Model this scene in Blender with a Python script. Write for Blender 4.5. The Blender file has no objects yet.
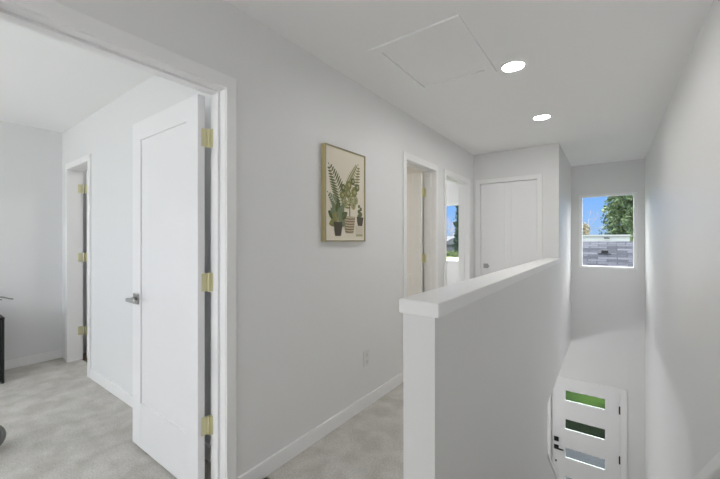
import bpy, bmesh, math, random
from mathutils import Vector, Matrix
random.seed(7)
scene = bpy.context.scene
col = scene.collection
H = 2.44          # ceiling height
LOW = -3.04       # lower floor level
GROUND = -3.2

# ------------------------------------------------------------------ materials
def mat(name, color, rough=0.5, metal=0.0, spec=0.5, bump=None, noise=None):
    m = bpy.data.materials.new(name); m.use_nodes = True
    nt = m.node_tree; b = nt.nodes['Principled BSDF']
    b.inputs['Base Color'].default_value = (*color, 1)
    b.inputs['Roughness'].default_value = rough
    b.inputs['Metallic'].default_value = metal
    b.inputs['Specular IOR Level'].default_value = spec
    tc = nt.nodes.new('ShaderNodeTexCoord')
    if noise:
        sc_, c2, detail = noise
        n = nt.nodes.new('ShaderNodeTexNoise'); n.inputs['Scale'].default_value = sc_; n.inputs['Detail'].default_value = detail
        nt.links.new(tc.outputs['Object'], n.inputs['Vector'])
        r = nt.nodes.new('ShaderNodeValToRGB')
        r.color_ramp.elements[0].position = .35; r.color_ramp.elements[1].position = .65
        r.color_ramp.elements[0].color = (*color, 1); r.color_ramp.elements[1].color = (*c2, 1)
        nt.links.new(n.outputs['Fac'], r.inputs['Fac']); nt.links.new(r.outputs['Color'], b.inputs['Base Color'])
    if bump:
        sc_, st = bump
        n = nt.nodes.new('ShaderNodeTexNoise'); n.inputs['Scale'].default_value = sc_; n.inputs['Detail'].default_value = 4
        nt.links.new(tc.outputs['Object'], n.inputs['Vector'])
        bp = nt.nodes.new('ShaderNodeBump'); bp.inputs['Strength'].default_value = st; bp.inputs['Distance'].default_value = .004
        nt.links.new(n.outputs['Fac'], bp.inputs['Height']); nt.links.new(bp.outputs['Normal'], b.inputs['Normal'])
    return m

M = {}
M['wall'] = mat('wall paint', (.78, .78, .78), .42, spec=.35, bump=(160, .05))
M['ceil'] = mat('ceiling paint', (.89, .89, .89), .7, spec=.3, bump=(160, .05))
M['bwall'] = mat('bedroom wall paint', (.78, .785, .79), .55, spec=.3, bump=(160, .05))
M['trim'] = mat('white trim paint', (.86, .86, .86), .35, spec=.4)
M['door'] = mat('white door paint', (.85, .85, .86), .38, spec=.4)
M['brass'] = mat('satin brass', (.72, .69, .44), .4, .35)
M['nickel'] = mat('satin nickel', (.42, .42, .41), .35, .9)
M['black'] = mat('black metal', (.012, .012, .013), .4)
M['plastic'] = mat('white plastic plate', (.72, .72, .71), .3)
M['slot'] = mat('outlet slots', (.08, .08, .08), .6)
M['wood'] = mat('dark wood floor', (.16, .11, .06), .4, noise=(3, (.10, .065, .035), 6))
M['tile'] = mat('entry floor vinyl', (.32, .31, .29), .4)
M['gold'] = mat('pale gold frame', (.52, .46, .24), .42, .35)
M['pale_gold'] = mat('pale gold frame face', (.30, .27, .19), .5, .2)
M['canvas'] = mat('cream print paper', (.78, .72, .60), .8)
M['nightstand'] = mat('black lacquer', (.015, .015, .016), .45)
M['greyleaf'] = mat('silver leaf', (.22, .22, .21), .45, .3)
M['ball'] = mat('grey rubber ball', (.12, .12, .115), .4)
M['olive'] = mat('olive ball band', (.22, .22, .10), .5)
M['vinyl'] = mat('white window vinyl', (.86, .86, .87), .35)
M['roofing'] = mat('grey eave', (.6, .6, .6), .7)
M['siding'] = mat('pale siding', (.55, .55, .53), .8)
M['white_ext'] = mat('white painted fascia', (.66, .64, .59), .7)
M['vent'] = mat('black roof vent', (.02, .02, .02), .6)
M['concrete'] = mat('concrete', (.10, .098, .108), .9, spec=.08, noise=(2.5, (.08, .079, .09), 6))
M['lawn'] = mat('lawn grass', (.028, .05, .014), .9, spec=.08, noise=(1.3, (.055, .10, .02), 8), bump=(30, .6))
M['darkroof'] = mat('dark shingles', (.07, .075, .09), .8)
M['hedge'] = mat('hedge leaves', (.20, .24, .10), .8, noise=(4, (.10, .14, .05), 3))
M['pine'] = mat('conifer needles', (.06, .11, .045), .7, noise=(.9, (.26, .32, .14), 4))
M['spruce'] = mat('blue green needles', (.06, .10, .06), .8)
M['bark'] = mat('bark', (.16, .11, .08), .9)
M['twig'] = mat('pinkish bare twigs', (.50, .42, .42), .9)
M['tan'] = mat('tan dry foliage', (.42, .36, .24), .9)

def carpet():
    m = mat('greige carpet', (.5, .5, .5), .95, spec=.1)
    nt = m.node_tree; b = nt.nodes['Principled BSDF']; tc = nt.nodes['Texture Coordinate']
    def noise(s, d, dist=0):
        n = nt.nodes.new('ShaderNodeTexNoise'); n.inputs['Scale'].default_value = s; n.inputs['Detail'].default_value = d
        n.inputs['Distortion'].default_value = dist
        nt.links.new(tc.outputs['Object'], n.inputs['Vector']); return n
    a, f = noise(7, 7, .3), noise(110, 3)
    r1 = nt.nodes.new('ShaderNodeValToRGB'); e = r1.color_ramp.elements
    e[0].position = .36; e[0].color = (.51, .49, .45, 1); e[1].position = .66; e[1].color = (.64, .62, .585, 1)
    nt.links.new(a.outputs['Fac'], r1.inputs['Fac'])
    r2 = nt.nodes.new('ShaderNodeValToRGB'); e = r2.color_ramp.elements
    e[0].position = .35; e[0].color = (.84, .84, .84, 1); e[1].position = .62; e[1].color = (1.06, 1.06, 1.06, 1)
    nt.links.new(f.outputs['Fac'], r2.inputs['Fac'])
    mx = nt.nodes.new('ShaderNodeMix'); mx.data_type = 'RGBA'; mx.blend_type = 'MULTIPLY'; mx.inputs['Factor'].default_value = 1
    nt.links.new(r1.outputs['Color'], mx.inputs[6]); nt.links.new(r2.outputs['Color'], mx.inputs[7])
    nt.links.new(mx.outputs[2], b.inputs['Base Color'])
    g = noise(140, 2); bp = nt.nodes.new('ShaderNodeBump'); bp.inputs['Strength'].default_value = .5; bp.inputs['Distance'].default_value = .004
    nt.links.new(g.outputs['Fac'], bp.inputs['Height']); nt.links.new(bp.outputs['Normal'], b.inputs['Normal'])
    return m
M['carpet'] = carpet()

def shingles():
    m = mat('grey shingles', (.3, .3, .32), .9, spec=.08)
    nt = m.node_tree; b = nt.nodes['Principled BSDF']; tc = nt.nodes['Texture Coordinate']
    br = nt.nodes.new('ShaderNodeTexBrick')
    br.inputs['Color1'].default_value = (.10, .10, .115, 1); br.inputs['Color2'].default_value = (.035, .038, .047, 1)
    br.inputs['Mortar'].default_value = (.03, .03, .037, 1); br.inputs['Scale'].default_value = 1
    br.inputs['Brick Width'].default_value = .7; br.inputs['Row Height'].default_value = .32; br.inputs['Mortar Size'].default_value = .02
    nt.links.new(tc.outputs['Object'], br.inputs['Vector']); nt.links.new(br.outputs['Color'], b.inputs['Base Color'])
    return m
M['shingles'] = shingles()

def glass(tint=(1, 1, 1)):
    m = bpy.data.materials.new('clear window glass'); m.use_nodes = True
    nt = m.node_tree; nt.nodes.clear()
    o = nt.nodes.new('ShaderNodeOutputMaterial'); mx = nt.nodes.new('ShaderNodeMixShader')
    t = nt.nodes.new('ShaderNodeBsdfTransparent'); t.inputs['Color'].default_value = (*tint, 1)
    g = nt.nodes.new('ShaderNodeBsdfGlossy'); g.inputs['Roughness'].default_value = .25
    fr = nt.nodes.new('ShaderNodeFresnel'); fr.inputs['IOR'].default_value = 1.10
    nt.links.new(fr.outputs[0], mx.inputs[0]); nt.links.new(t.outputs[0], mx.inputs[1]); nt.links.new(g.outputs[0], mx.inputs[2])
    nt.links.new(mx.outputs[0], o.inputs[0]); return m
M['glass'] = glass((.97, .98, .98))
M['doorglass'] = glass((.66, .70, .68))

def emit(name, c, s):
    m = bpy.data.materials.new(name); m.use_nodes = True
    nt = m.node_tree; nt.nodes.clear()
    o = nt.nodes.new('ShaderNodeOutputMaterial'); e = nt.nodes.new('ShaderNodeEmission')
    e.inputs[0].default_value = (*c, 1); e.inputs[1].default_value = s
    nt.links.new(e.outputs[0], o.inputs[0]); return m
M['lamp'] = emit('lit diffuser', (1, .985, .965), 100)

# ------------------------------------------------------------------ helpers
def bx(bm, x0, x1, y0, y1, z0, z1, mi=0):
    v = [bm.verts.new(p) for p in ((x0,y0,z0),(x1,y0,z0),(x1,y1,z0),(x0,y1,z0),(x0,y0,z1),(x1,y0,z1),(x1,y1,z1),(x0,y1,z1))]
    for q in ((0,3,2,1),(4,5,6,7),(0,1,5,4),(1,2,6,5),(2,3,7,6),(3,0,4,7)):
        f = bm.faces.new([v[i] for i in q]); f.material_index = mi
def prism(bm, pts, x0, x1, mi=0):           # polygon in Y,Z extruded along X
    a = [bm.verts.new((x0, y, z)) for y, z in pts]; b = [bm.verts.new((x1, y, z)) for y, z in pts]
    n = len(pts); bm.faces.new(a[::-1]).material_index = mi; bm.faces.new(b).material_index = mi
    for i in range(n): bm.faces.new((a[i], a[(i+1) % n], b[(i+1) % n], b[i])).material_index = mi
def tube(bm, pts, r, n=12, mi=0, r1=None):
    rings = []; pts = [Vector(p) for p in pts]
    for i, p in enumerate(pts):
        d = (pts[min(i+1, len(pts)-1)] - pts[max(i-1, 0)]).normalized()
        u = d.orthogonal().normalized(); w = d.cross(u)
        rr = r if r1 is None else r + (r1-r)*i/(len(pts)-1)
        rings.append([bm.verts.new(p + rr*(math.cos(t)*u + math.sin(t)*w)) for t in [2*math.pi*k/n for k in range(n)]])
    for a, b in zip(rings, rings[1:]):
        # align the rings by nearest start vertex
        s = min(range(n), key=lambda k: (b[k].co-a[0].co).length)
        for k in range(n):
            f = bm.faces.new((a[k], a[(k+1) % n], b[(k+1+s) % n], b[(k+s) % n])); f.material_index = mi
    bm.faces.new(rings[0][::-1]).material_index = mi; bm.faces.new(rings[-1]).material_index = mi
def lathe(bm, prof, c, n=32, mi=0):
    rings = []
    for r, z in prof:
        rings.append([bm.verts.new((c[0]+r*math.cos(2*math.pi*k/n), c[1]+r*math.sin(2*math.pi*k/n), c[2]+z)) for k in range(n)])
    for a, b in zip(rings, rings[1:]):
        for k in range(n): bm.faces.new((a[k], a[(k+1) % n], b[(k+1) % n], b[k])).material_index = mi
    bm.faces.new(rings[0][::-1]).material_index = mi; bm.faces.new(rings[-1]).material_index = mi
def obj(name, bm, m, parent=None, bevel=0, smooth=False, origin=None):
    bmesh.ops.recalc_face_normals(bm, faces=bm.faces[:])
    me = bpy.data.meshes.new(name)
    if origin is None:
        origin = parent.location.copy() if parent else Vector((0, 0, 0))
    bmesh.ops.translate(bm, verts=bm.verts[:], vec=-Vector(origin))
    bm.to_mesh(me); bm.free()
    for k in (m if isinstance(m, (list, tuple)) else [m]): me.materials.append(k)
    if smooth: me.shade_smooth() if hasattr(me, 'shade_smooth') else [setattr(p, 'use_smooth', True) for p in me.polygons]
    o = bpy.data.objects.new(name, me); col.objects.link(o)
    if parent:
        o.parent = parent
        o.location = Vector(origin) - world_loc(parent)
    else:
        o.location = origin
    if bevel:
        b = o.modifiers.new('bevel', 'BEVEL'); b.width = bevel; b.segments = 2; b.limit_method = 'ANGLE'
    return o
def world_loc(o):
    v = o.location.copy()
    while o.parent: o = o.parent; v += o.location
    return v
def boxes(name, m, bl, parent=None, bevel=0, origin=None):
    bm = bmesh.new()
    for b in bl: bx(bm, *b)
    if origin is None and parent: origin = world_loc(parent)
    return obj(name, bm, m, parent, bevel, origin=origin)
def struct(o, label, cat):
    o['kind'] = 'structure'; o['label'] = label; o['category'] = cat; return o
def thing(name, label, cat, loc, group=None):
    o = bpy.data.objects.new(name, None); col.objects.link(o); o.location = loc; o.empty_display_size = .1
    o['label'] = label; o['category'] = cat
    if group: o['group'] = group
    return o
def tag(o, label, cat, group=None, kind=None):
    o['label'] = label; o['category'] = cat
    if group: o['group'] = group
    if kind: o['kind'] = kind
    return o

XL, XLo = -1.51, -1.625           # hall left wall faces
XS, XSo = -.495, -.62             # stairwell left face / hall side of the half wall
XR = .404
YF = 6.36                         # front wall, inside face
YB = 4.72                         # closet wall

def wall_x(x0, x1, y0, y1, z0, z1, holes):      # wall running along Y
    out = []; y = y0
    for a, b, c, d in sorted(holes):
        if a > y: out.append((x0, x1, y, a, z0, z1))
        if c > z0: out.append((x0, x1, a, b, z0, c))
        if d < z1: out.append((x0, x1, a, b, d, z1))
        y = b
    if y < y1: out.append((x0, x1, y, y1, z0, z1))
    return out
def wall_y(x0, x1, y0, y1, z0, z1, holes):      # wall running along X
    return [(c, d, a, b, e, f) for a, b, c, d, e, f in wall_x(y0, y1, x0, x1, z0, z1, holes)]

# ------------------------------------------------------------------ room shell
HD = 2.015
struct(boxes('wall_left', M['wall'], wall_x(XLo, XL, -2.72, YF, 0, H, [(.13, .965, 0, HD), (2.757, 3.435, 0, HD), (3.697, 4.493, 0, HD)])),
       'long light grey hallway wall on the left, with the framed print', 'wall')
struct(boxes('wall_back', M['wall'], wall_y(XL, XS, YB, YB+.115, 0, H, [(-1.433, -.717, 0, 2.045)])),
       'grey wall with the closed white door at the end of the hallway', 'wall')
struct(boxes('wall_stair', M['wall'], [(XSo, XS, YB+.115, YF, 0, H), (XSo, XS, 1.122, 3.79, LOW, 0), (XSo, XS, 3.79, YF, -.33, 0),
                                       (XSo, XR+.1, 1.16, 1.28, LOW, -.33)]),
       'grey left wall of the stairwell below and beyond the half wall', 'wall')
struct(boxes('wall_half', M['wall'], [(XSo, XS, 1.122, YB, 0, 1.008)]), 'grey half wall between hallway and stairwell, under a white cap', 'wall')
struct(boxes('trim_1', M['trim'], [(XSo-.013, XS+.019, 1.108, YB, 1.008, 1.06)], bevel=.004), 'thick white cap along the top of the half wall', 'trim')
struct(boxes('wall_right', M['wall'], [(XR, XR+.15, -2.72, YF+.15, GROUND, H)]), 'tall light grey wall on the right of the stairwell', 'wall')
WIN = (-.393, .321, .842, 1.967)
WIN2 = (-3.30, -1.70, .842, 1.967)
FD = (-.795, .143, LOW, -.985)
struct(boxes('wall_front', M['wall'],
             wall_y(-4.95, XR, YF, YF+.15, 0, H, [WIN2, WIN]) + wall_y(-4.95, XR, YF, YF+.15, GROUND, 0, [FD])),
       'grey wall at the far end of the stairwell, with window above and front door below', 'wall')
struct(boxes('wall_rear', M['wall'], wall_y(-4.95, XR+.15, -2.72, -2.6, 0, H, [(-4.3, -2.3, .7, 2.05)])), 'rear wall behind the camera', 'wall')
struct(boxes('wall_bedroom_far', M['bwall'], [(-4.95, -4.8, -2.6, YF, GROUND, H)]), 'pale grey far wall of the bedroom at left', 'wall')
struct(boxes('wall_bedroom_right', M['bwall'], wall_y(-4.8, XLo, 1.09, 1.205, 0, H, [(-4.575, -3.925, 0, HD)])),
       'white wall behind the open bedroom door', 'wall')
struct(boxes('wall_bath', M['wall'], [(-4.8, XLo, 2.5, 2.615, 0, H), (-2.8, -2.68, 1.205, 2.5, 0, H)]), 'partition wall behind the hallway wall', 'wall')
struct(boxes('wall_partition', M['wall'], [(-4.8, XLo, 3.53, 3.63, 0, H)]), 'partition wall between the two far rooms', 'wall')
struct(boxes('wall_lower', M['wall'], [(-3.1, -3.0, 3.0, YF, LOW, -.33), (-3.1, XSo, 2.9, 3.0, LOW, -.33)]), 'grey walls of the entry downstairs', 'wall')

struct(boxes('floor', M['carpet'], [(-4.95, XSo, -2.72, 1.195, -.33, 0), (XLo, XSo, 1.09, YB+.05, -.33, 0), (XSo, XR+.1, -2.72, 1.25, -.33, 0),
                                    (-4.95, XLo, 2.56, YF, -.33, 0), (XLo, XSo, YB+.05, YF, -.33, 0)]),
       'mottled greige carpet of hallway and bedroom', 'floor')
struct(boxes('floor_bath', M['wood'], [(-4.95, XLo, 1.195, 2.56, -.33, -.004)]), 'dark wood floor beyond the far bedroom door', 'floor')
struct(boxes('floor_entry', M['tile'], [(-3.1, XR+.1, 2.9, YF+.14, GROUND, LOW)]), 'grey entry floor downstairs', 'floor')
bm = bmesh.new()
pts = [(1.25, LOW)]; y, z = 1.25, 0
n = 16; rise = -LOW/n
pts = [(1.25, LOW), (1.25, -rise)]
for k in range(1, n):
    yy = 1.25 + .25*k
    pts += [(yy, -rise*k), (yy, -rise*(k+1))]
pts = pts[:-1] + [(1.25+.25*(n-1), LOW)]
prism(bm, pts, XS, XR)
struct(obj('stairs', bm, M['carpet']), 'carpeted stairs going down to the entry', 'stairs')
struct(boxes('ceiling', M['ceil'], [(-4.95, XR+.15, -2.72, YF+.15, H, H+.15)]), 'flat pale grey ceiling', 'ceiling')
struct(boxes('roof', M['roofing'], [(-5.3, XR+.5, -3.1, 6.95, H+.15, H+.32)]), 'roof slab with eave over the front wall', 'roof')

# baseboards
def base(name, bl, label): struct(boxes(name, M['trim'], bl, bevel=.003), label, 'baseboard')
BH, BT = .088, .014
base('baseboard_left', [(XL, XL+BT, 1.02, 2.70, 0, BH), (XL, XL+BT, 3.49, 3.642, 0, BH), (XL, XL+BT, 4.54, YB, 0, BH)], 'white baseboard along the hallway wall')
base('baseboard_half', [(XSo-BT, XSo, 1.122, YB, 0, BH)], 'white baseboard on the hallway side of the half wall')
base('baseboard_bedroom_far', [(-4.8, -4.8+BT, -2.6, 1.09, 0, BH)], 'white baseboard along the far bedroom wall')
base('baseboard_bedroom_right', [(-3.87, XLo-.02, 1.09-BT, 1.09, 0, BH)], 'white baseboard behind the open bedroom door')

# door trims: casing + jamb lining + stop, wall running along Y
def casing_x(idx, y0, y1, zt, label, w=.055, th=.016, inner=True):
    j = .013
    t = struct(boxes('trim_%d' % idx, M['trim'], [(XL, XL+th, y0-w, y0-.002, 0, zt+w+.01), (XL, XL+th, y1+.002, y1+w, 0, zt+w+.01), (XL, XL+th, y0-.002, y1+.002, zt+.002, zt+w+.01)] +
          ([(XLo-th, XLo, y0-w, y0-.004, 0, zt+w), (XLo-th, XLo, y1+.004, y1+w, 0, zt+w), (XLo-th, XLo, y0-.004, y1+.004, zt+.004, zt+w)] if inner else []), bevel=.002), label, 'trim')
    boxes('jamb', M['trim'], [(XLo-.002, XL+.006, y0-j, y0, 0, zt), (XLo-.002, XL+.006, y1, y1+j, 0, zt), (XLo-.002, XL+.006, y0-j, y1+j, zt, zt+j)], t)
    s0, s1 = XLo+.038, XLo+.072
    boxes('door_stop', M['trim'], [(s0, s1, y0, y0+.011, 0, zt-.011), (s0, s1, y1-.011, y1, 0, zt-.011), (s0, s1, y0, y1, zt-.011, zt)], t)
    return t
ZT = 2.01
casing_x(2, .143, .952, ZT, 'white casing around the near bedroom doorway')
casing_x(3, 2.77, 3.422, ZT, 'white casing around the second doorway, beyond the print')
casing_x(4, 3.71, 4.48, ZT, 'white casing around the narrow doorway nearest the end of the hall')
def casing_y(idx, x0, x1, zt, yf, yb, label, w=.06, th=.016):
    j = .013
    t = struct(boxes('trim_%d' % idx, M['trim'], [(x0-w, x0-.002, yf-th, yf, 0, zt+w), (x1+.002, x1+w, yf-th, yf, 0, zt+w), (x0-.002, x1+.002, yf-th, yf, zt+.002, zt+w)], bevel=.002), label, 'trim')
    boxes('jamb', M['trim'], [(x0-j, x0, yf-.006, yb, 0, zt), (x1, x1+j, yf-.006, yb, 0, zt), (x0-j, x1+j, yf-.006, yb, zt, zt+j)], t)
    return t
casing_y(5, -1.42, -.73, 2.03, YB, YB+.115, 'white casing around the closed door at the hall end')
casing_y(6, -4.56, -3.94, ZT, 1.09, 1.207, 'white casing around the far bedroom doorway')

# ------------------------------------------------------------------ doors
def slab(name, axis, a0, a1, t0, t1, z0, z1, panels, stile=.115, m=None, parent=None, depth=.008):
    bm = bmesh.new()
    def b(p0, p1, q0, q1, r0, r1):
        if axis == 'x': bx(bm, p0, p1, q0, q1, r0, r1)
        else: bx(bm, q0, q1, p0, p1, r0, r1)
    lo, hi = min(a0, a1), max(a0, a1)
    b(lo+.01, hi-.01, t0+depth, t1-depth, z0+.01, z1-.01)
    b(lo, lo+stile, t0, t1, z0, z1); b(hi-stile, hi, t0, t1, z0, z1)
    zs = [z0] + [v for p in panels for v in p] + [z1]
    for k in range(0, len(zs), 2): b(lo+stile, hi-stile, t0, t1, zs[k], zs[k+1])
    hinge = Vector((a0, (t0+t1)/2, z0)) if axis == 'x' else Vector(((t0+t1)/2, a0, z0))
    return obj(name, bm, m or M['door'], None, bevel=.0015, origin=hinge)
def part(name, m, d, fn, bevel=0, smooth=False):
    bm = bmesh.new(); fn(bm); return obj(name, bm, m, d, bevel, smooth, origin=world_loc(d))
def lever(d, x, y, z, out, toward, m, axis='x', rose=.032, L=.115):
    # rose on the face, neck pointing out, blade along the door
    def pt(a, o, zz): return (x+a, y+o, zz) if axis == 'x' else (x+o, y+a, zz)
    def f(bm):
        a = [pt(-rose, 0, z-rose), pt(rose, out*.010, z+rose)]
        bx(bm, min(a[0][0], a[1][0]), max(a[0][0], a[1][0]), min(a[0][1], a[1][1]), max(a[0][1], a[1][1]), z-rose, z+rose)
        tube(bm, [pt(0, out*.008, z), pt(0, out*.055, z)], .011)
        p, q = pt(-.012*toward, out*.042, z), pt(toward*L, out*.058, z)
        bx(bm, min(p[0], q[0]), max(p[0], q[0]), min(p[1], q[1]), max(p[1], q[1]), z-.010, z+.010)
    return part('door_handle', m, d, f, bevel=.002)

# open bedroom door
d1 = slab('door_1', 'x', -1.642, -2.419, .890, .926, .014, 2.0, [(.285, 1.885)])
struct(d1, 'large white one-panel bedroom door standing open at left', 'door')
lever(d1, -2.355, .890, .915, -1, 1, M['nickel']); lever(d1, -2.355, .926, .915, 1, 1, M['nickel'])
def hinge_x(z, yj, xk=-1.636):
    def f(bm):
        bx(bm, xk+.006, xk+.024, yj-.003, yj+.001, z-.045, z+.045)          # leaf on the jamb
        bx(bm, xk-.008, xk-.0055+.002, yj-.043, yj-.016, z-.045, z+.045)      # leaf on the slab edge
        bx(bm, xk-.0035, xk+.012, yj-.006, yj-.002, z-.045, z+.045)
        tube(bm, [(xk, yj-.010, z-.047), (xk, yj-.010, z+.047)], .0075, 10)
    return f
for z in (1.79, 1.065, .345): part('hinge', M['brass'], d1, hinge_x(z, .952, -1.634))

# open door of the second doorway
d2 = slab('door_2', 'x', -1.642, -2.272, 3.36, 3.395, .014, 2.0, [(.16, .78), (.90, 1.90)], stile=.10)
struct(d2, 'white panelled door standing open inside the second doorway', 'door')
for z in (1.79, 1.075, .30): part('hinge', M['brass'], d2, hinge_x(z, 3.422, -1.634))
lever(d2, -2.21, 3.36, .93, -1, 1, M['nickel'])

# closed door at the hall end
d3 = slab('door_3', 'x', -.734, -1.416, YB+.012, YB+.047, .012, 2.026, [], stile=.3)
struct(d3, 'flat white closed door at the end of the hallway', 'door')
lever(d3, -1.352, YB+.012, .925, -1, 1, M['nickel'], rose=.030, L=.055)

# far bedroom door
d4 = slab('door_4', 'y', 1.232, 1.85, -4.535, -4.50, .014, 2.0, [(.25, 1.88)], stile=.10)
struct(d4, 'white door standing open beyond the far bedroom doorway', 'door')
for z in (1.82, 1.09, .31):
    def f(bm, z=z):
        bx(bm, -4.561, -4.556, 1.165, 1.199, z-.045, z+.045)
        bx(bm, -4.534, -4.503, 1.222, 1.2315, z-.045, z+.045)
        tube(bm, [(-4.548, 1.212, z-.047), (-4.548, 1.212, z+.047)], .0085, 10)
    part('hinge', M['brass'], d4, f)

# front door downstairs
d5 = thing('door_5', 'white front door downstairs with narrow horizontal glass panes', 'door', (-.326, YF+.03, LOW))
d5['kind'] = 'structure'
x0, x1, p0, p1 = -.772, .120, -.579, -.06
zp = [(-1.305, -1.146), (-1.765, -1.607), (-2.222, -2.065), (-2.69, -2.53)]
bl = [(x0, p0, YF+.03, YF+.053, LOW+.01, -1.01), (p1, x1, YF+.03, YF+.053, LOW+.01, -1.01)]
zz = -1.01
for a, b in zp: bl.append((p0, p1, YF+.03, YF+.053, b, zz)); zz = a
bl.append((p0, p1, YF+.03, YF+.053, LOW+.01, zz))
boxes('door_slab', M['door'], bl, d5)
for a, b in zp:
    boxes('pane', M['doorglass'], [(p0, p1, YF+.036, YF+.042, a, b)], d5)
def f(bm): bx(bm, -.738, -.672, YF+.012, YF+.03, -1.995, -1.925); tube(bm, [(-.705, YF+.012, -1.96), (-.705, YF+.002, -1.96)], .02)
part('deadbolt', M['black'], d5, f, bevel=.002)
def f(bm):
    bx(bm, -.738, -.672, YF+.012, YF+.03, -2.125, -2.058); tube(bm, [(-.705, YF+.014, -2.09), (-.705, YF-.03, -2.09)], .011)
    bx(bm, -.715, -.60, YF-.038, YF-.022, -2.10, -2.08)
part('door_handle', M['black'], d5, f, bevel=.002)
def f(bm): bx(bm, -.722, -.700, YF+.02, YF+.03, -2.33, -2.305)
part('latch_plate', M['black'], d5, f)
for z in (-1.26, -2.0, -2.85):
    def f(bm, z=z): tube(bm, [(.117, YF+.012, z-.055), (.117, YF+.012, z+.055)], .010, 8); bx(bm, .106, .120, YF+.016, YF+.031, z-.055, z+.055)
    part('hinge', M['black'], d5, f)
t7 = struct(boxes('trim_7', M['trim'], [(-.855, -.783, YF-.016, YF, LOW, -.925), (.131, .20, YF-.016, YF, LOW, -.925), (-.783, .131, YF-.016, YF, -.997, -.925)], bevel=.002),
            'white casing around the front door downstairs', 'trim')
boxes('jamb', M['trim'], [(-.795, -.776, YF-.004, YF+.15, LOW, -1.003), (.124, .143, YF-.004, YF+.15, LOW, -1.003), (-.795, .143, YF-.004, YF+.15, -1.005, -.985), (.105, .126, YF+.055, YF+.08, LOW, -1.003), (-.778, -.757, YF+.055, YF+.08, LOW, -1.003), (-.778, .126, YF+.055, YF+.08, -1.025, -1.003)], t7)

# sloping knee wall with cap beside the lower stairs
bm = bmesh.new(); s = .86; ye = 5.05
prism(bm, [(3.79, LOW), (3.79, -.86), (ye, -.86-s*(ye-3.79)), (ye, LOW)], XSo, XS)
struct(obj('wall_knee', bm, M['wall']), 'low sloping wall beside the bottom of the stairs', 'wall')
bm = bmesh.new()
prism(bm, [(3.792, -.86), (3.792, -.82), (ye+.02, -.82-s*(ye+.02-3.79)), (ye+.02, -.86-s*(ye+.02-3.79))], XSo-.015, XS+.015)
struct(obj('trim_8', bm, M['trim'], bevel=.003), 'white sloping cap on the low wall by the entry', 'trim')

# handrail on the right wall
hr = thing('handrail', 'white painted handrail on the right stairwell wall, running down the stairs', 'handrail', (XR, 2.0, .35))
s = .76
zr = lambda y: .335 - s*(y-2.03)
bm = bmesh.new()
prism(bm, [(1.45, zr(1.45)), (5.0, zr(5.0)), (5.0, zr(5.0)-.07), (1.45, zr(1.45)-.07)], XR-.075, XR-.035)
obj('rail', bm, M['trim'], hr, bevel=.008, origin=hr.location)
for y in (1.7, 3.2, 4.7):
    def f(bm, y=y):
        tube(bm, [(XR, y, zr(y)-.12), (XR-.04, y, zr(y)-.12), (XR-.055, y, zr(y)-.10), (XR-.055, y, zr(y)-.066)], .007, 8)
        tube(bm, [(XR, y, zr(y)-.12), (XR-.006, y, zr(y)-.12)], .028, 16)
    part('bracket', M['nickel'], hr, f)

# ------------------------------------------------------------------ windows
def window(n, r, label, mull=False):
    x0, x1, z0, z1 = r; w = .043
    o = thing('window_%d' % n, label, 'window', ((x0+x1)/2, YF+.03, z0)); o['kind'] = 'structure'
    bl = [(x0, x0+w, YF-.006, YF+.09, z0, z1), (x1-w, x1, YF-.006, YF+.09, z0, z1), (x0+w, x1-w, YF-.006, YF+.09, z0, z0+.03), (x0+w, x1-w, YF-.006, YF+.09, z1-.03, z1)]
    if mull: bl.append(((x0+x1)/2+.2, (x0+x1)/2+.25, YF+.01, YF+.08, z0+.03, z1-.03))
    boxes('window_frame', M['vinyl'], bl, o, bevel=.003)
    boxes('pane', M['glass'], [(x0+w, x1-w, YF+.052, YF+.056, z0+.03, z1-.03)], o)
    return o
window(1, WIN, 'square white-framed window high on the stairwell wall, above the front door')
window(2, WIN2, 'white-framed window seen through the narrow doorway', mull=True)
o = thing('window_3', 'rear bedroom window behind the camera', 'window', (-3.3, -2.66, .7)); o['kind'] = 'structure'
boxes('window_frame', M['vinyl'], [(-4.3, -4.25, -2.7, -2.6, .7, 2.05), (-2.35, -2.3, -2.7, -2.6, .7, 2.05), (-4.25, -2.35, -2.7, -2.6, .7, .75), (-4.25, -2.35, -2.7, -2.6, 2.0, 2.05), (-3.33, -3.27, -2.68, -2.62, .75, 2.0)], o)
boxes('pane', M['glass'], [(-4.25, -3.33, -2.652, -2.648, .75, 2.0), (-3.27, -2.35, -2.652, -2.648, .75, 2.0)], o)

# ------------------------------------------------------------------ ceiling things
def downlight(y, label):
    t = thing('ceiling_light', label, 'ceiling light', (-.522, y, H), 'recessed ceiling lights')
    bm = bmesh.new(); n = 40; r0, r1 = .066, .084
    prof = [(r0, -.003), (r0+.004, -.009), (r1-.003, -.006), (r1, 0)]
    rings = [[bm.verts.new((-.522+r*math.cos(2*math.pi*k/n), y+r*math.sin(2*math.pi*k/n), H+z)) for k in range(n)] for r, z in prof]
    for a, b in zip(rings, rings[1:]):
        for k in range(n): bm.faces.new((a[k], a[(k+1) % n], b[(k+1) % n], b[k]))
    obj('trim_ring', bm, M['trim'], t, smooth=True, origin=t.location)
    bm = bmesh.new(); lathe(bm, [(.066, -.004), (.066, -.001)], (-.522, y, H), 40)
    obj('diffuser', bm, M['lamp'], t, origin=t.location)
downlight(2.449, 'round lit recessed ceiling light nearest the camera, beside the hatch')
downlight(3.63, 'round lit recessed ceiling light further down the hall')
ha = thing('attic_hatch', 'white square attic access hatch with flat trim in the hallway ceiling', 'hatch', (-.9, 2.1, H))
hx0, hx1, hy0, hy1, w = -1.137, -.69, 1.78, 2.385, .062
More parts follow.
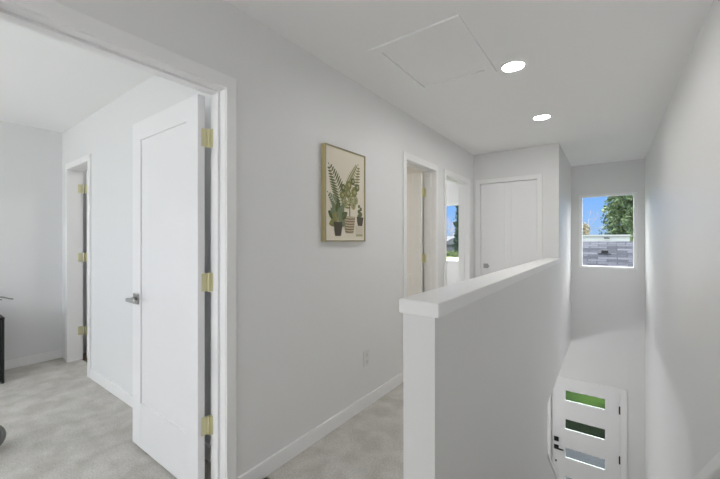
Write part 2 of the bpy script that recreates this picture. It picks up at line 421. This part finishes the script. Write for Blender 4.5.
boxes('hatch_trim', M['ceil'], [(hx0-w, hx0, hy0-w, hy1+w, H-.010, H), (hx1, hx1+w, hy0-w, hy1+w, H-.010, H), (hx0, hx1, hy0-w, hy0, H-.010, H), (hx0, hx1, hy1, hy1+w, H-.010, H)], ha)
boxes('hatch_panel', M['ceil'], [(hx0+.004, hx1-.004, hy0+.004, hy1-.006, H-.004, H)], ha)

# ------------------------------------------------------------------ outlet
ou = thing('wall_outlet', 'white double power outlet low on the hallway wall, beyond the print', 'outlet', (XL, 2.144, .372))
boxes('cover_plate', M['plastic'], [(XL, XL+.006, 2.108, 2.180, .312, .430)], ou, bevel=.002)
for z in (.345, .397):
    r = boxes('receptacle', M['plastic'], [(XL+.006, XL+.008, 2.127, 2.161, z-.016, z+.016)], ou, bevel=.001)
    boxes('slot', M['slot'], [(XL+.008, XL+.0085, 2.136, 2.138, z-.004, z+.009), (XL+.008, XL+.0085, 2.150, 2.152, z-.004, z+.009), (XL+.008, XL+.0085, 2.142, 2.146, z-.012, z-.008)], r)

# ------------------------------------------------------------------ framed botanical print
XP = XL+.036
fy0, fy1, fz0, fz1 = 1.640, 2.087, 1.266, 1.902
fp = thing('framed_picture', 'gold framed print of potted green plants on the hallway wall', 'picture', (XL, (fy0+fy1)/2, fz0))
fw = .009
bm = bmesh.new()
bx(bm, XL+.001, XP, fy0, fy0+fw, fz0, fz1); bx(bm, XL+.001, XP, fy1-fw, fy1, fz0, fz1)
bx(bm, XL+.001, XP, fy0+fw, fy1-fw, fz0, fz0+fw); bx(bm, XL+.001, XP, fy0+fw, fy1-fw, fz1-fw, fz1)
bm.faces.ensure_lookup_table()
for k in range(3, len(bm.faces), 6): bm.faces[k].material_index = 1
obj('picture_frame', bm, [M['gold'], M['pale_gold']], fp, bevel=.001, origin=fp.location)
PW, PH = fy1-fy0, fz1-fz0
inks = [M['canvas']] + [mat(n_, c, .8) for n_, c in (('ink fern green', (.16, .17, .07)), ('ink leaf olive', (.27, .26, .09)), ('ink leaf pale', (.44, .42, .24)),
        ('ink deep green', (.10, .13, .05)), ('ink dark pot', (.10, .085, .06)), ('ink stripe pot', (.50, .42, .28)), ('ink brown', (.17, .11, .07)), ('ink cream pot', (.68, .62, .50)), ('ink grey green', (.20, .24, .14)))]
bm = bmesh.new(); XC = XP-.008
bx(bm, XL+.004, XC, fy0+fw, fy1-fw, fz0+fw, fz1-fw, 0)
lay = [0]
def poly(pts, mi):
    lay[0] += 1; x = XC + .0002 + lay[0]*.000012
    vs = [bm.verts.new((x, fy0+u*PW, fz0+v*PH)) for u, v in pts]
    f = bm.faces.new(vs); f.material_index = mi
    f.normal_update()
def leaf(u, v, ang, L, W, mi, n=8, vein=None):
    c, s_ = math.cos(ang), math.sin(ang); pts = []
    for k in range(2*n):
        t = k/n if k <= n else 2-k/n
        side = 1 if k < n else -1
        a = L*t; b = side*W*math.sin(math.pi*min(1, t))**.8
        pts.append((u+(a*c-b*s_)/PW, v+(a*s_+b*c)/PH))
    poly(pts, mi)
    if vein is not None:
        poly([(u-.002*s_/PW, v+.002*c/PH), (u+.9*L*c/PW, v+.9*L*s_/PH), (u+.002*s_/PW, v-.002*c/PH)], vein)
def disc(u, v, r, mi, n=16, sq=1.0):
    poly([(u+r*math.cos(2*math.pi*k/n)/PW, v+r*sq*math.sin(2*math.pi*k/n)/PH) for k in range(n)], mi)
def fern(p, q, bend, mi, n=15, L=.055):
    # frond along a bent line from p to q
    prev = None
    for k in range(n+1):
        t = k/n
        mx_, my_ = p[0]+(q[0]-p[0])*t + bend*math.sin(math.pi*t)*(1 if True else 0), p[1]+(q[1]-p[1])*t
        if prev:
            a = math.atan2((my_-prev[1])*PH, (mx_-prev[0])*PW)
            leaf(prev[0], prev[1], a, .02, .0018, mi, 3)
            ll = L*(.35+.65*math.sin(math.pi*min(1, .12+t*.88)))
            if k < n:
                for sd in (1, -1): leaf(mx_, my_, a+sd*1.0, ll*(1-.35*t), .0075, mi, 5)
            else: leaf(mx_, my_, a, .02, .004, mi, 4)
        prev = (mx_, my_)
fern((.42, .34), (.80, .86), .03, 2, 16, .115)
fern((.40, .34), (.10, .79), .05, 1, 15, .10)
fern((.33, .30), (.08, .50), .03, 9, 10, .055)
# broad round-leaved plant
tube_pts = [(.60, .27), (.585, .40)]
poly([(.575, .24), (.60, .24), (.595, .50), (.58, .50)], 7)
for (u, v, r, mi) in ((.60, .46, .030, 3), (.47, .42, .028, 3), (.74, .46, .030, 3), (.68, .40, .029, 3), (.40, .50, .028, 2), (.54, .53, .034, 2), (.70, .55, .034, 2), (.42, .58, .028, 1), (.56, .62, .033, 2), (.78, .61, .028, 1), (.66, .67, .026, 1)):
    disc(u, v, r, mi); disc(u+.01, v+.003, r*.74, 4); disc(u+.01, v+.003, r*.66, mi); disc(u+.01, v+.003, r*.40, 3 if mi != 3 else 2)
    poly([(u-.004, v-r/PH*.9), (u+.004, v-r/PH*.9), (u, v+r/PH*.8)], 4)
# striped pot
def pot(u, v, w0, w1, h_, mi):
    poly([(u-w0/PW, v), (u+w0/PW, v), (u+(w0*.55+w1*.45)*1.06/PW, v+h_*.45/PH), (u+w1/PW, v+h_/PH), (u-w1/PW, v+h_/PH), (u-(w0*.55+w1*.45)*1.06/PW, v+h_*.45/PH)], mi)
pot(.58, .090, .045, .066, .120, 6)
for k in range(6):
    v = .103+k*.029; ww = (.047+.018*(k/5))
    poly([(.58-ww/PW, v), (.58, v-.006), (.58+ww/PW, v), (.58+ww/PW, v+.010), (.58, v+.004), (.58-ww/PW, v+.010)], 7)
# leafy dark plant and dark pot at left
for a, L, mi in ((2.6, .10, 4), (2.0, .12, 9), (1.57, .13, 4), (1.1, .12, 9), (.55, .10, 4), (-.3, .07, 9), (3.4, .08, 2), (2.3, .08, 2), (1.3, .085, 9)):
    leaf(.30, .22, a, L*1.2, .028, mi, vein=3)
for a in (2.5, 2.9, 2.1): leaf(.22, .30, a, .055, .010, 9)
pot(.30, .060, .030, .046, .095, 5)
# cactus pot and cream pot at right
for k in range(5): disc(.85+(.03 if k % 2 else -.02), .28+k*.030, .021-.002*k, 1, 10)
pot(.86, .175, .026, .042, .066, 5)
pot(.84, .055, .042, .048, .078, 8); poly([(.75, .058), (.93, .058), (.93, .082), (.75, .082)], 3)
obj('print', bm, inks, fp, origin=fp.location)

# ------------------------------------------------------------------ bedroom things at the left edge
ns = thing('nightstand', 'black nightstand against the far bedroom wall, cut by the left photo edge', 'nightstand', (-4.56, .35, 0))
boxes('body', M['nightstand'], [(-4.78, -4.352, .10, .118, 0, .565), (-4.78, -4.352, .572, .59, 0, .565), (-4.78, -4.77, .118, .572, .03, .565), (-4.78, -4.36, .118, .572, .03, .05)], ns)
boxes('top', M['nightstand'], [(-4.785, -4.347, .095, .592, .565, .587)], ns, bevel=.003)
for z0 in (.06, .315):
    d = boxes('drawer', M['nightstand'], [(-4.75, -4.354, .122, .568, z0, z0+.245)], ns, bevel=.002)
    bm = bmesh.new(); tube(bm, [(-4.354, .345, z0+.12), (-4.335, .345, z0+.12)], .012); obj('knob', bm, M['nickel'], d, origin=world_loc(d))
va = thing('vase', 'grey vase with drooping silver leaves on the black nightstand', 'vase', (-4.55, .44, .587))
bm = bmesh.new(); lathe(bm, [(.03, 0), (.05, .02), (.055, .05), (.035, .085), (.022, .11), (.026, .12)], (-4.55, .44, .5875), 24)
obj('vase_body', bm, M['greyleaf'], va, smooth=True, origin=va.location)
def arch(a, L, hgt, w):
    def f(bm):
        n = 9; P = []
        for k in range(n+1):
            t = k/n; r = L*t
            P.append(Vector((-4.55+r*math.cos(a), .44+r*math.sin(a), .70+hgt*math.sin(math.pi*min(1, t*1.05))*.9 + .02*t)))
        side = Vector((-math.sin(a), math.cos(a), 0))
        up = Vector((0, 0, .004)); rows = []
        for k, p in enumerate(P):
            ww = w*math.sin(math.pi*(k+.4)/(n+.8))**.7
            rows.append([bm.verts.new(p+side*ww-up*2), bm.verts.new(p+up), bm.verts.new(p-side*ww-up*2), bm.verts.new(p-up)])
        for r0, r1 in zip(rows, rows[1:]):
            for k in range(4): bm.faces.new((r0[k], r0[(k+1) % 4], r1[(k+1) % 4], r1[k]))
        bm.faces.new(rows[0]); bm.faces.new(rows[-1][::-1])
    return f
for a, L, hh, w in ((math.radians(90), .235, .05, .032), (math.radians(60), .15, .06, .02), (math.radians(150), .12, .08, .018), (math.radians(-100), .2, .06, .02), (math.radians(10), .13, .05, .016), (math.radians(105), .17, .02, .02)):
    part('leaf', M['greyleaf'], va, arch(a, L, hh, w))
ba = thing('ball', 'dark grey ball with olive band on the bedroom carpet', 'ball', (-3.0, .325, 0))
bm = bmesh.new(); bmesh.ops.create_uvsphere(bm, u_segments=40, v_segments=24, radius=.087)
bmesh.ops.translate(bm, verts=bm.verts[:], vec=(-3.0, .325, .087)); obj('ball_body', bm, M['ball'], ba, smooth=True, origin=ba.location)
bm = bmesh.new(); n = 40; rings = []
for (r, q) in ((.0872, -.012), (.0886, -.010), (.0886, .010), (.0872, .012)):
    rings.append([bm.verts.new((-3.0+q, .325+r*math.cos(2*math.pi*k/n), .087+r*.998*math.sin(2*math.pi*k/n))) for k in range(n)])
for a, b in zip(rings, rings[1:]):
    for k in range(n): bm.faces.new((a[k], a[(k+1) % n], b[(k+1) % n], b[k]))
obj('band', bm, M['olive'], ba, smooth=True, origin=ba.location)

# ------------------------------------------------------------------ outdoors
bm = bmesh.new(); bx(bm, -150, 150, 9.25, 260, GROUND-.3, GROUND); bx(bm, -150, 150, -40, 9.25, GROUND-.3, GROUND)
g = obj('ground', bm, M['lawn']); struct(g, 'green lawn in front of the house', 'lawn')
struct(boxes('path', M['concrete'], [(-6, 6, YF+.15, 9.2, GROUND, GROUND+.03)]), 'grey concrete walk outside the front door', 'path')
# neighbour's shingled roof
nh = thing('house', 'neighbouring house with grey shingled roof seen through the stairwell window', 'house', (2, 19.5, GROUND))
boxes('wall', M['siding'], [(-4.2, 8.2, 17.5, 24.5, GROUND, -.15)], nh)
bm = bmesh.new(); prism(bm, [(17.0, -.03), (17.0, .09), (21.0, 1.19), (25.0, .09), (25.0, -.03)], -5.0, 9.0)
obj('roof', bm, M['shingles'], nh, origin=nh.location)
rv = bmesh.new(); bx(rv, -.32, -.06, 19.0, 19.25, .60, .80); bx(rv, -.42, .04, 18.9, 19.3, .58, .66)
obj('roof_vent', rv, M['vent'], nh, bevel=.01, origin=nh.location)
wb = thing('building', 'long white building top showing above the grey roof ridge', 'building', (-3, 30, GROUND))
boxes('wall', M['white_ext'], [(-9, 1.10, 30, 36, GROUND, 1.52)], wb)
boxes('parapet', M['white_ext'], [(-9.1, 1.16, 29.9, 36.1, 1.52, 1.62)], wb)
boxes('ceiling_vent', M['vent'], [(-.35, -.02, 29.86, 29.9, 1.34, 1.42)], wb).name = 'wall_vent'
# far dark-roofed house seen through the narrow doorway
dh = thing('house', 'small far house with dark roof and white eaves seen through the narrow doorway', 'house', (-16, 42, GROUND))
boxes('wall', M['darkroof'], [(-19.5, -15.9, 38, 46, GROUND, .7)], dh)
bm = bmesh.new()
prism(bm, [(37.5, .65), (37.5, .85), (42, 1.7), (46.5, .85), (46.5, .65)], -20, -15.6); obj('roof', bm, M['darkroof'], dh, origin=dh.location)
boxes('fascia', M['white_ext'], [(-20, -15.6, 37.42, 37.5, .62, .86)], dh)
boxes('window', M['white_ext'], [(-16.6, -16.0, 37.95, 38.02, -.3, .3)], dh)

def leafy(name, c, rad, hgt, m, mt, label, cat, count=9000, leafs=.22, shape='cone', z0=1.5, group=None, seed=1):
    rnd = random.Random(seed)
    t = thing(name, label, cat, c, group)
    bm = bmesh.new(); tube(bm, [c, (c[0], c[1], c[2]+hgt*.5), (c[0]+.05, c[1], c[2]+hgt*.93)], rad*.09, 8, r1=rad*.02); obj('trunk', bm, mt, t, origin=t.location)
    bm = bmesh.new()
    nb = count//55
    for i in range(nb):
        f = rnd.random()**(.8)
        zz = z0 + (hgt-z0)*f
        if shape == 'cone': rr = rad*(1-f)**.75*(.75+.35*rnd.random())+.15
        else: rr = rad*math.sqrt(max(0, 1-(2*f-1)**2))*(.7+.4*rnd.random())
        a = rnd.random()*2*math.pi
        for j in range(55):
            q = rnd.random()**.5
            p = Vector((c[0]+math.cos(a)*rr*q, c[1]+math.sin(a)*rr*q, c[2]+zz-.25*rr*q*q)) + Vector([rnd.gauss(0, 1) for _ in range(3)])*leafs*(1.0-.4*q)
            u = Vector([rnd.gauss(0, 1) for _ in range(3)]).normalized(); w = u.orthogonal().normalized(); s1 = leafs*(.35+.5*rnd.random())
            vs = [bm.verts.new(p+u*s1), bm.verts.new(p+w*s1*.45), bm.verts.new(p-u*s1), bm.verts.new(p-w*s1*.45)]
            bm.faces.new(vs)
    me = bpy.data.meshes.new('foliage')
    bmesh.ops.translate(bm, verts=bm.verts[:], vec=-Vector(c)); bm.to_mesh(me); bm.free(); me.materials.append(m)
    o = bpy.data.objects.new('foliage', me); col.objects.link(o); o.parent = t
    return t
def bare(name, c, hgt, m, label, seed=3, group=None, spread=.55):
    rnd = random.Random(seed); t = thing(name, label, 'tree', c, group); bm = bmesh.new()
    def grow(p, d, L, r, k):
        q = p+d*L; tube(bm, [p, (p+q)/2+Vector([rnd.gauss(0, .04*L) for _ in range(3)]), q], r, 5, r1=r*.6)
        if k:
            for _ in range(3 if k > 1 else 4):
                grow(q, (d+Vector([rnd.gauss(0, spread) for _ in range(3)])).normalized(), L*.72, r*.55, k-1)
    grow(Vector(c), Vector((0, 0, 1)), hgt*.3, hgt*.02, 5)
    obj('branches', bm, m, t, origin=t.location); return t
leafy('conifer', (1.75, 45, GROUND), 3.0, 19, M['pine'], M['bark'], 'big green conifer on the right behind the grey roof', 'tree', 42000, .24, seed=5)
leafy('conifer', (-12.75, 36, GROUND), 1.0, 10.2, M['spruce'], M['bark'], 'dark narrow evergreen seen through the narrow doorway', 'tree', 9000, .22, seed=9)
bare('bare_tree', (-1.1, 55, GROUND), 10.5, M['twig'], 'pale bare tree left of the conifer behind the roof', 3)
bare('bare_tree', (-21.5, 52, GROUND), 9.5, M['twig'], 'pale bare tree behind the far dark-roofed house', 8)
leafy('tan_tree', (-2.45, 48, GROUND), 1.1, 6.2, M['tan'], M['bark'], 'low tan tree at the left edge of the stairwell window', 'tree', 5000, .2, 'round', seed=4)
tag(boxes('shaded_grass', mat('lawn with painted shade', (.008, .011, .007), .9, spec=.03, noise=(9, (.014, .02, .01), 6), bump=(20, 1)), [(-3.2, 3.2, 9.2, 10.1, GROUND, GROUND+.12)], bevel=.03), 'dark grass strip along the walk, house shade put into its colour, seen through the front door', 'plants')  # house shade on the lawn, put into the colour of a low strip
def hedge(name, x0, x1, y, zt, th, m, label, seed, step=.30):
    rnd = random.Random(seed); bm = bmesh.new()
    bx(bm, x0, x1, y, y+th, GROUND, zt-.15)
    for i in range(2600):
        p = Vector((rnd.uniform(x0, x1), y-.03+rnd.random()*th*.6, rnd.uniform(GROUND+2, zt)))
        u = Vector([rnd.gauss(0, 1) for _ in range(3)]).normalized(); w = u.orthogonal().normalized(); s1 = .12
        bm.faces.new([bm.verts.new(p+u*s1), bm.verts.new(p+w*s1*.6), bm.verts.new(p-u*s1), bm.verts.new(p-w*s1*.6)])
    o = obj(name, bm, m); tag(o, label, 'hedge'); return o
hedge('hedge', -16.5, -10.5, 33, .1, 1.0, M['hedge'], 'olive green hedge in front of the far dark-roofed house', 2)
M['palehedge'] = mat('pale grass bank', (.42, .44, .22), .9, noise=(3, (.50, .48, .28), 4))
bm = bmesh.new(); prism(bm, [(26, GROUND), (30.5, -.42), (32, -.42), (34, GROUND)], -20, -8)
tag(obj('grass_bank', bm, M['palehedge']), 'pale grassy bank below the hedge', 'grass', kind='structure')

# ------------------------------------------------------------------ light
SKY = 2.3
w = bpy.data.worlds.new('sky'); scene.world = w; w.use_nodes = True; nt = w.node_tree
tc = nt.nodes.new('ShaderNodeTexCoord'); sp = nt.nodes.new('ShaderNodeSeparateXYZ'); rp = nt.nodes.new('ShaderNodeValToRGB')
nt.links.new(tc.outputs['Generated'], sp.inputs[0]); nt.links.new(sp.outputs['Z'], rp.inputs['Fac'])
e = rp.color_ramp.elements; e[0].position = 0; e[0].color = (.11, .17, .26, 1); e[1].position = 1; e[1].color = (.5, .6, .8, 1)
a = e.new(.10); a.color = (.07, .145, .29, 1); a = e.new(.17); a.color = (.075, .15, .30, 1); a = e.new(.34); a.color = (.55, .62, .72, 1)
r2 = nt.nodes.new('ShaderNodeMapRange'); r2.interpolation_type = 'SMOOTHSTEP'; nt.links.new(sp.outputs['Y'], r2.inputs[0]); r2.inputs[1].default_value = .1; r2.inputs[2].default_value = .5
r3 = nt.nodes.new('ShaderNodeMapRange'); r3.interpolation_type = 'SMOOTHSTEP'; nt.links.new(sp.outputs['Z'], r3.inputs[0]); r3.inputs[1].default_value = .125; r3.inputs[2].default_value = .21
mu = nt.nodes.new('ShaderNodeMath'); mu.operation = 'MULTIPLY'; nt.links.new(r2.outputs[0], mu.inputs[0]); nt.links.new(r3.outputs[0], mu.inputs[1])
mx = nt.nodes.new('ShaderNodeMix'); mx.data_type = 'RGBA'; nt.links.new(mu.outputs[0], mx.inputs[0]); nt.links.new(rp.outputs[0], mx.inputs[6]); mx.inputs[7].default_value = (3.4, 3.4, 3.4, 1)   # sky band to the north, added bright to strengthen window daylight
nt.links.new(mx.outputs[2], nt.nodes['Background'].inputs[0]); nt.nodes['Background'].inputs[1].default_value = SKY
sun = bpy.data.lights.new('sun', 'SUN'); sun.energy = 0.85; sun.angle = math.radians(.6); sun.color = (1, .96, .90)
so = bpy.data.objects.new('sun', sun); col.objects.link(so); so.rotation_euler = (math.radians(30), 0, math.radians(-4))
def disk(x, y, z, e, size=.14, c=(1, .985, .96)):
    l = bpy.data.lights.new('unseen ceiling lamp', 'AREA'); l.shape = 'DISK'; l.size = size; l.energy = e; l.color = c
    o = bpy.data.objects.new('unseen ceiling lamp', l); col.objects.link(o); o.location = (x, y, z); return o
def fill_light(x, y, z, e, r=.09, c=(1, .985, .965)):  # soft point light added out of view, without a fixture
    l = bpy.data.lights.new('added fill', 'POINT'); l.shadow_soft_size = r; l.energy = e; l.color = c
    o = bpy.data.objects.new('added fill', l); col.objects.link(o); o.location = (x, y, z); return o
NE = (.975, .985, 1)
fill_light(-.15, -2.45, 1.1, 9.5, c=NE)  # unseen fill added behind the camera for the hall
fill_light(-.9, -2.45, 1.45, 10, c=NE)  # second added hall fill by the rear wall, out of view
fill_light(.08, 1.70, -.72, 118, c=NE)                 # unseen fill added low in the stairwell, brightens walls and ceiling
fill_light(-4.4, -2.2, .95, 27, .14, NE)  # unseen fill added to lift the bedroom far wall and ceiling
fill_light(-2.3, -2.3, .95, 15.5, .14, NE)  # weaker bedroom fill, also added out of view
disk(-3.3, 3.07, H-.004, 10, .25, (1, .90, .70))
fill_light(-3.4, 5.6, 1.4, 13, .12, NE)  # added light for the front room, source out of view
fill_light(-1.7, 4.9, -.9, 24, .12, NE)  # unseen light added in the entry to brighten the lower walls
disk(-3.6, 1.9, H-.004, 5, .2)  # unseen light added for the room past the far bedroom doorway

# ------------------------------------------------------------------ camera
cam = bpy.data.cameras.new('camera'); co = bpy.data.objects.new('camera', cam); col.objects.link(co)
cam.sensor_width = 36; cam.lens = 342/720*36; cam.clip_start = .02; cam.clip_end = 500
co.location = (0, 0, 1.28); co.rotation_euler = (math.radians(90), 0, math.atan2(250, 342))
scene.camera = co
vs = scene.view_settings
vs.view_transform = 'Standard'; vs.look = 'None'; vs.exposure = 0.64; vs.gamma = 1; vs.use_curve_mapping = False
cy = scene.cycles
cy.max_bounces = 14; cy.diffuse_bounces = 10; cy.glossy_bounces = 6; cy.transparent_max_bounces = 12
cy.use_denoising = True; cy.sample_clamp_indirect = 6
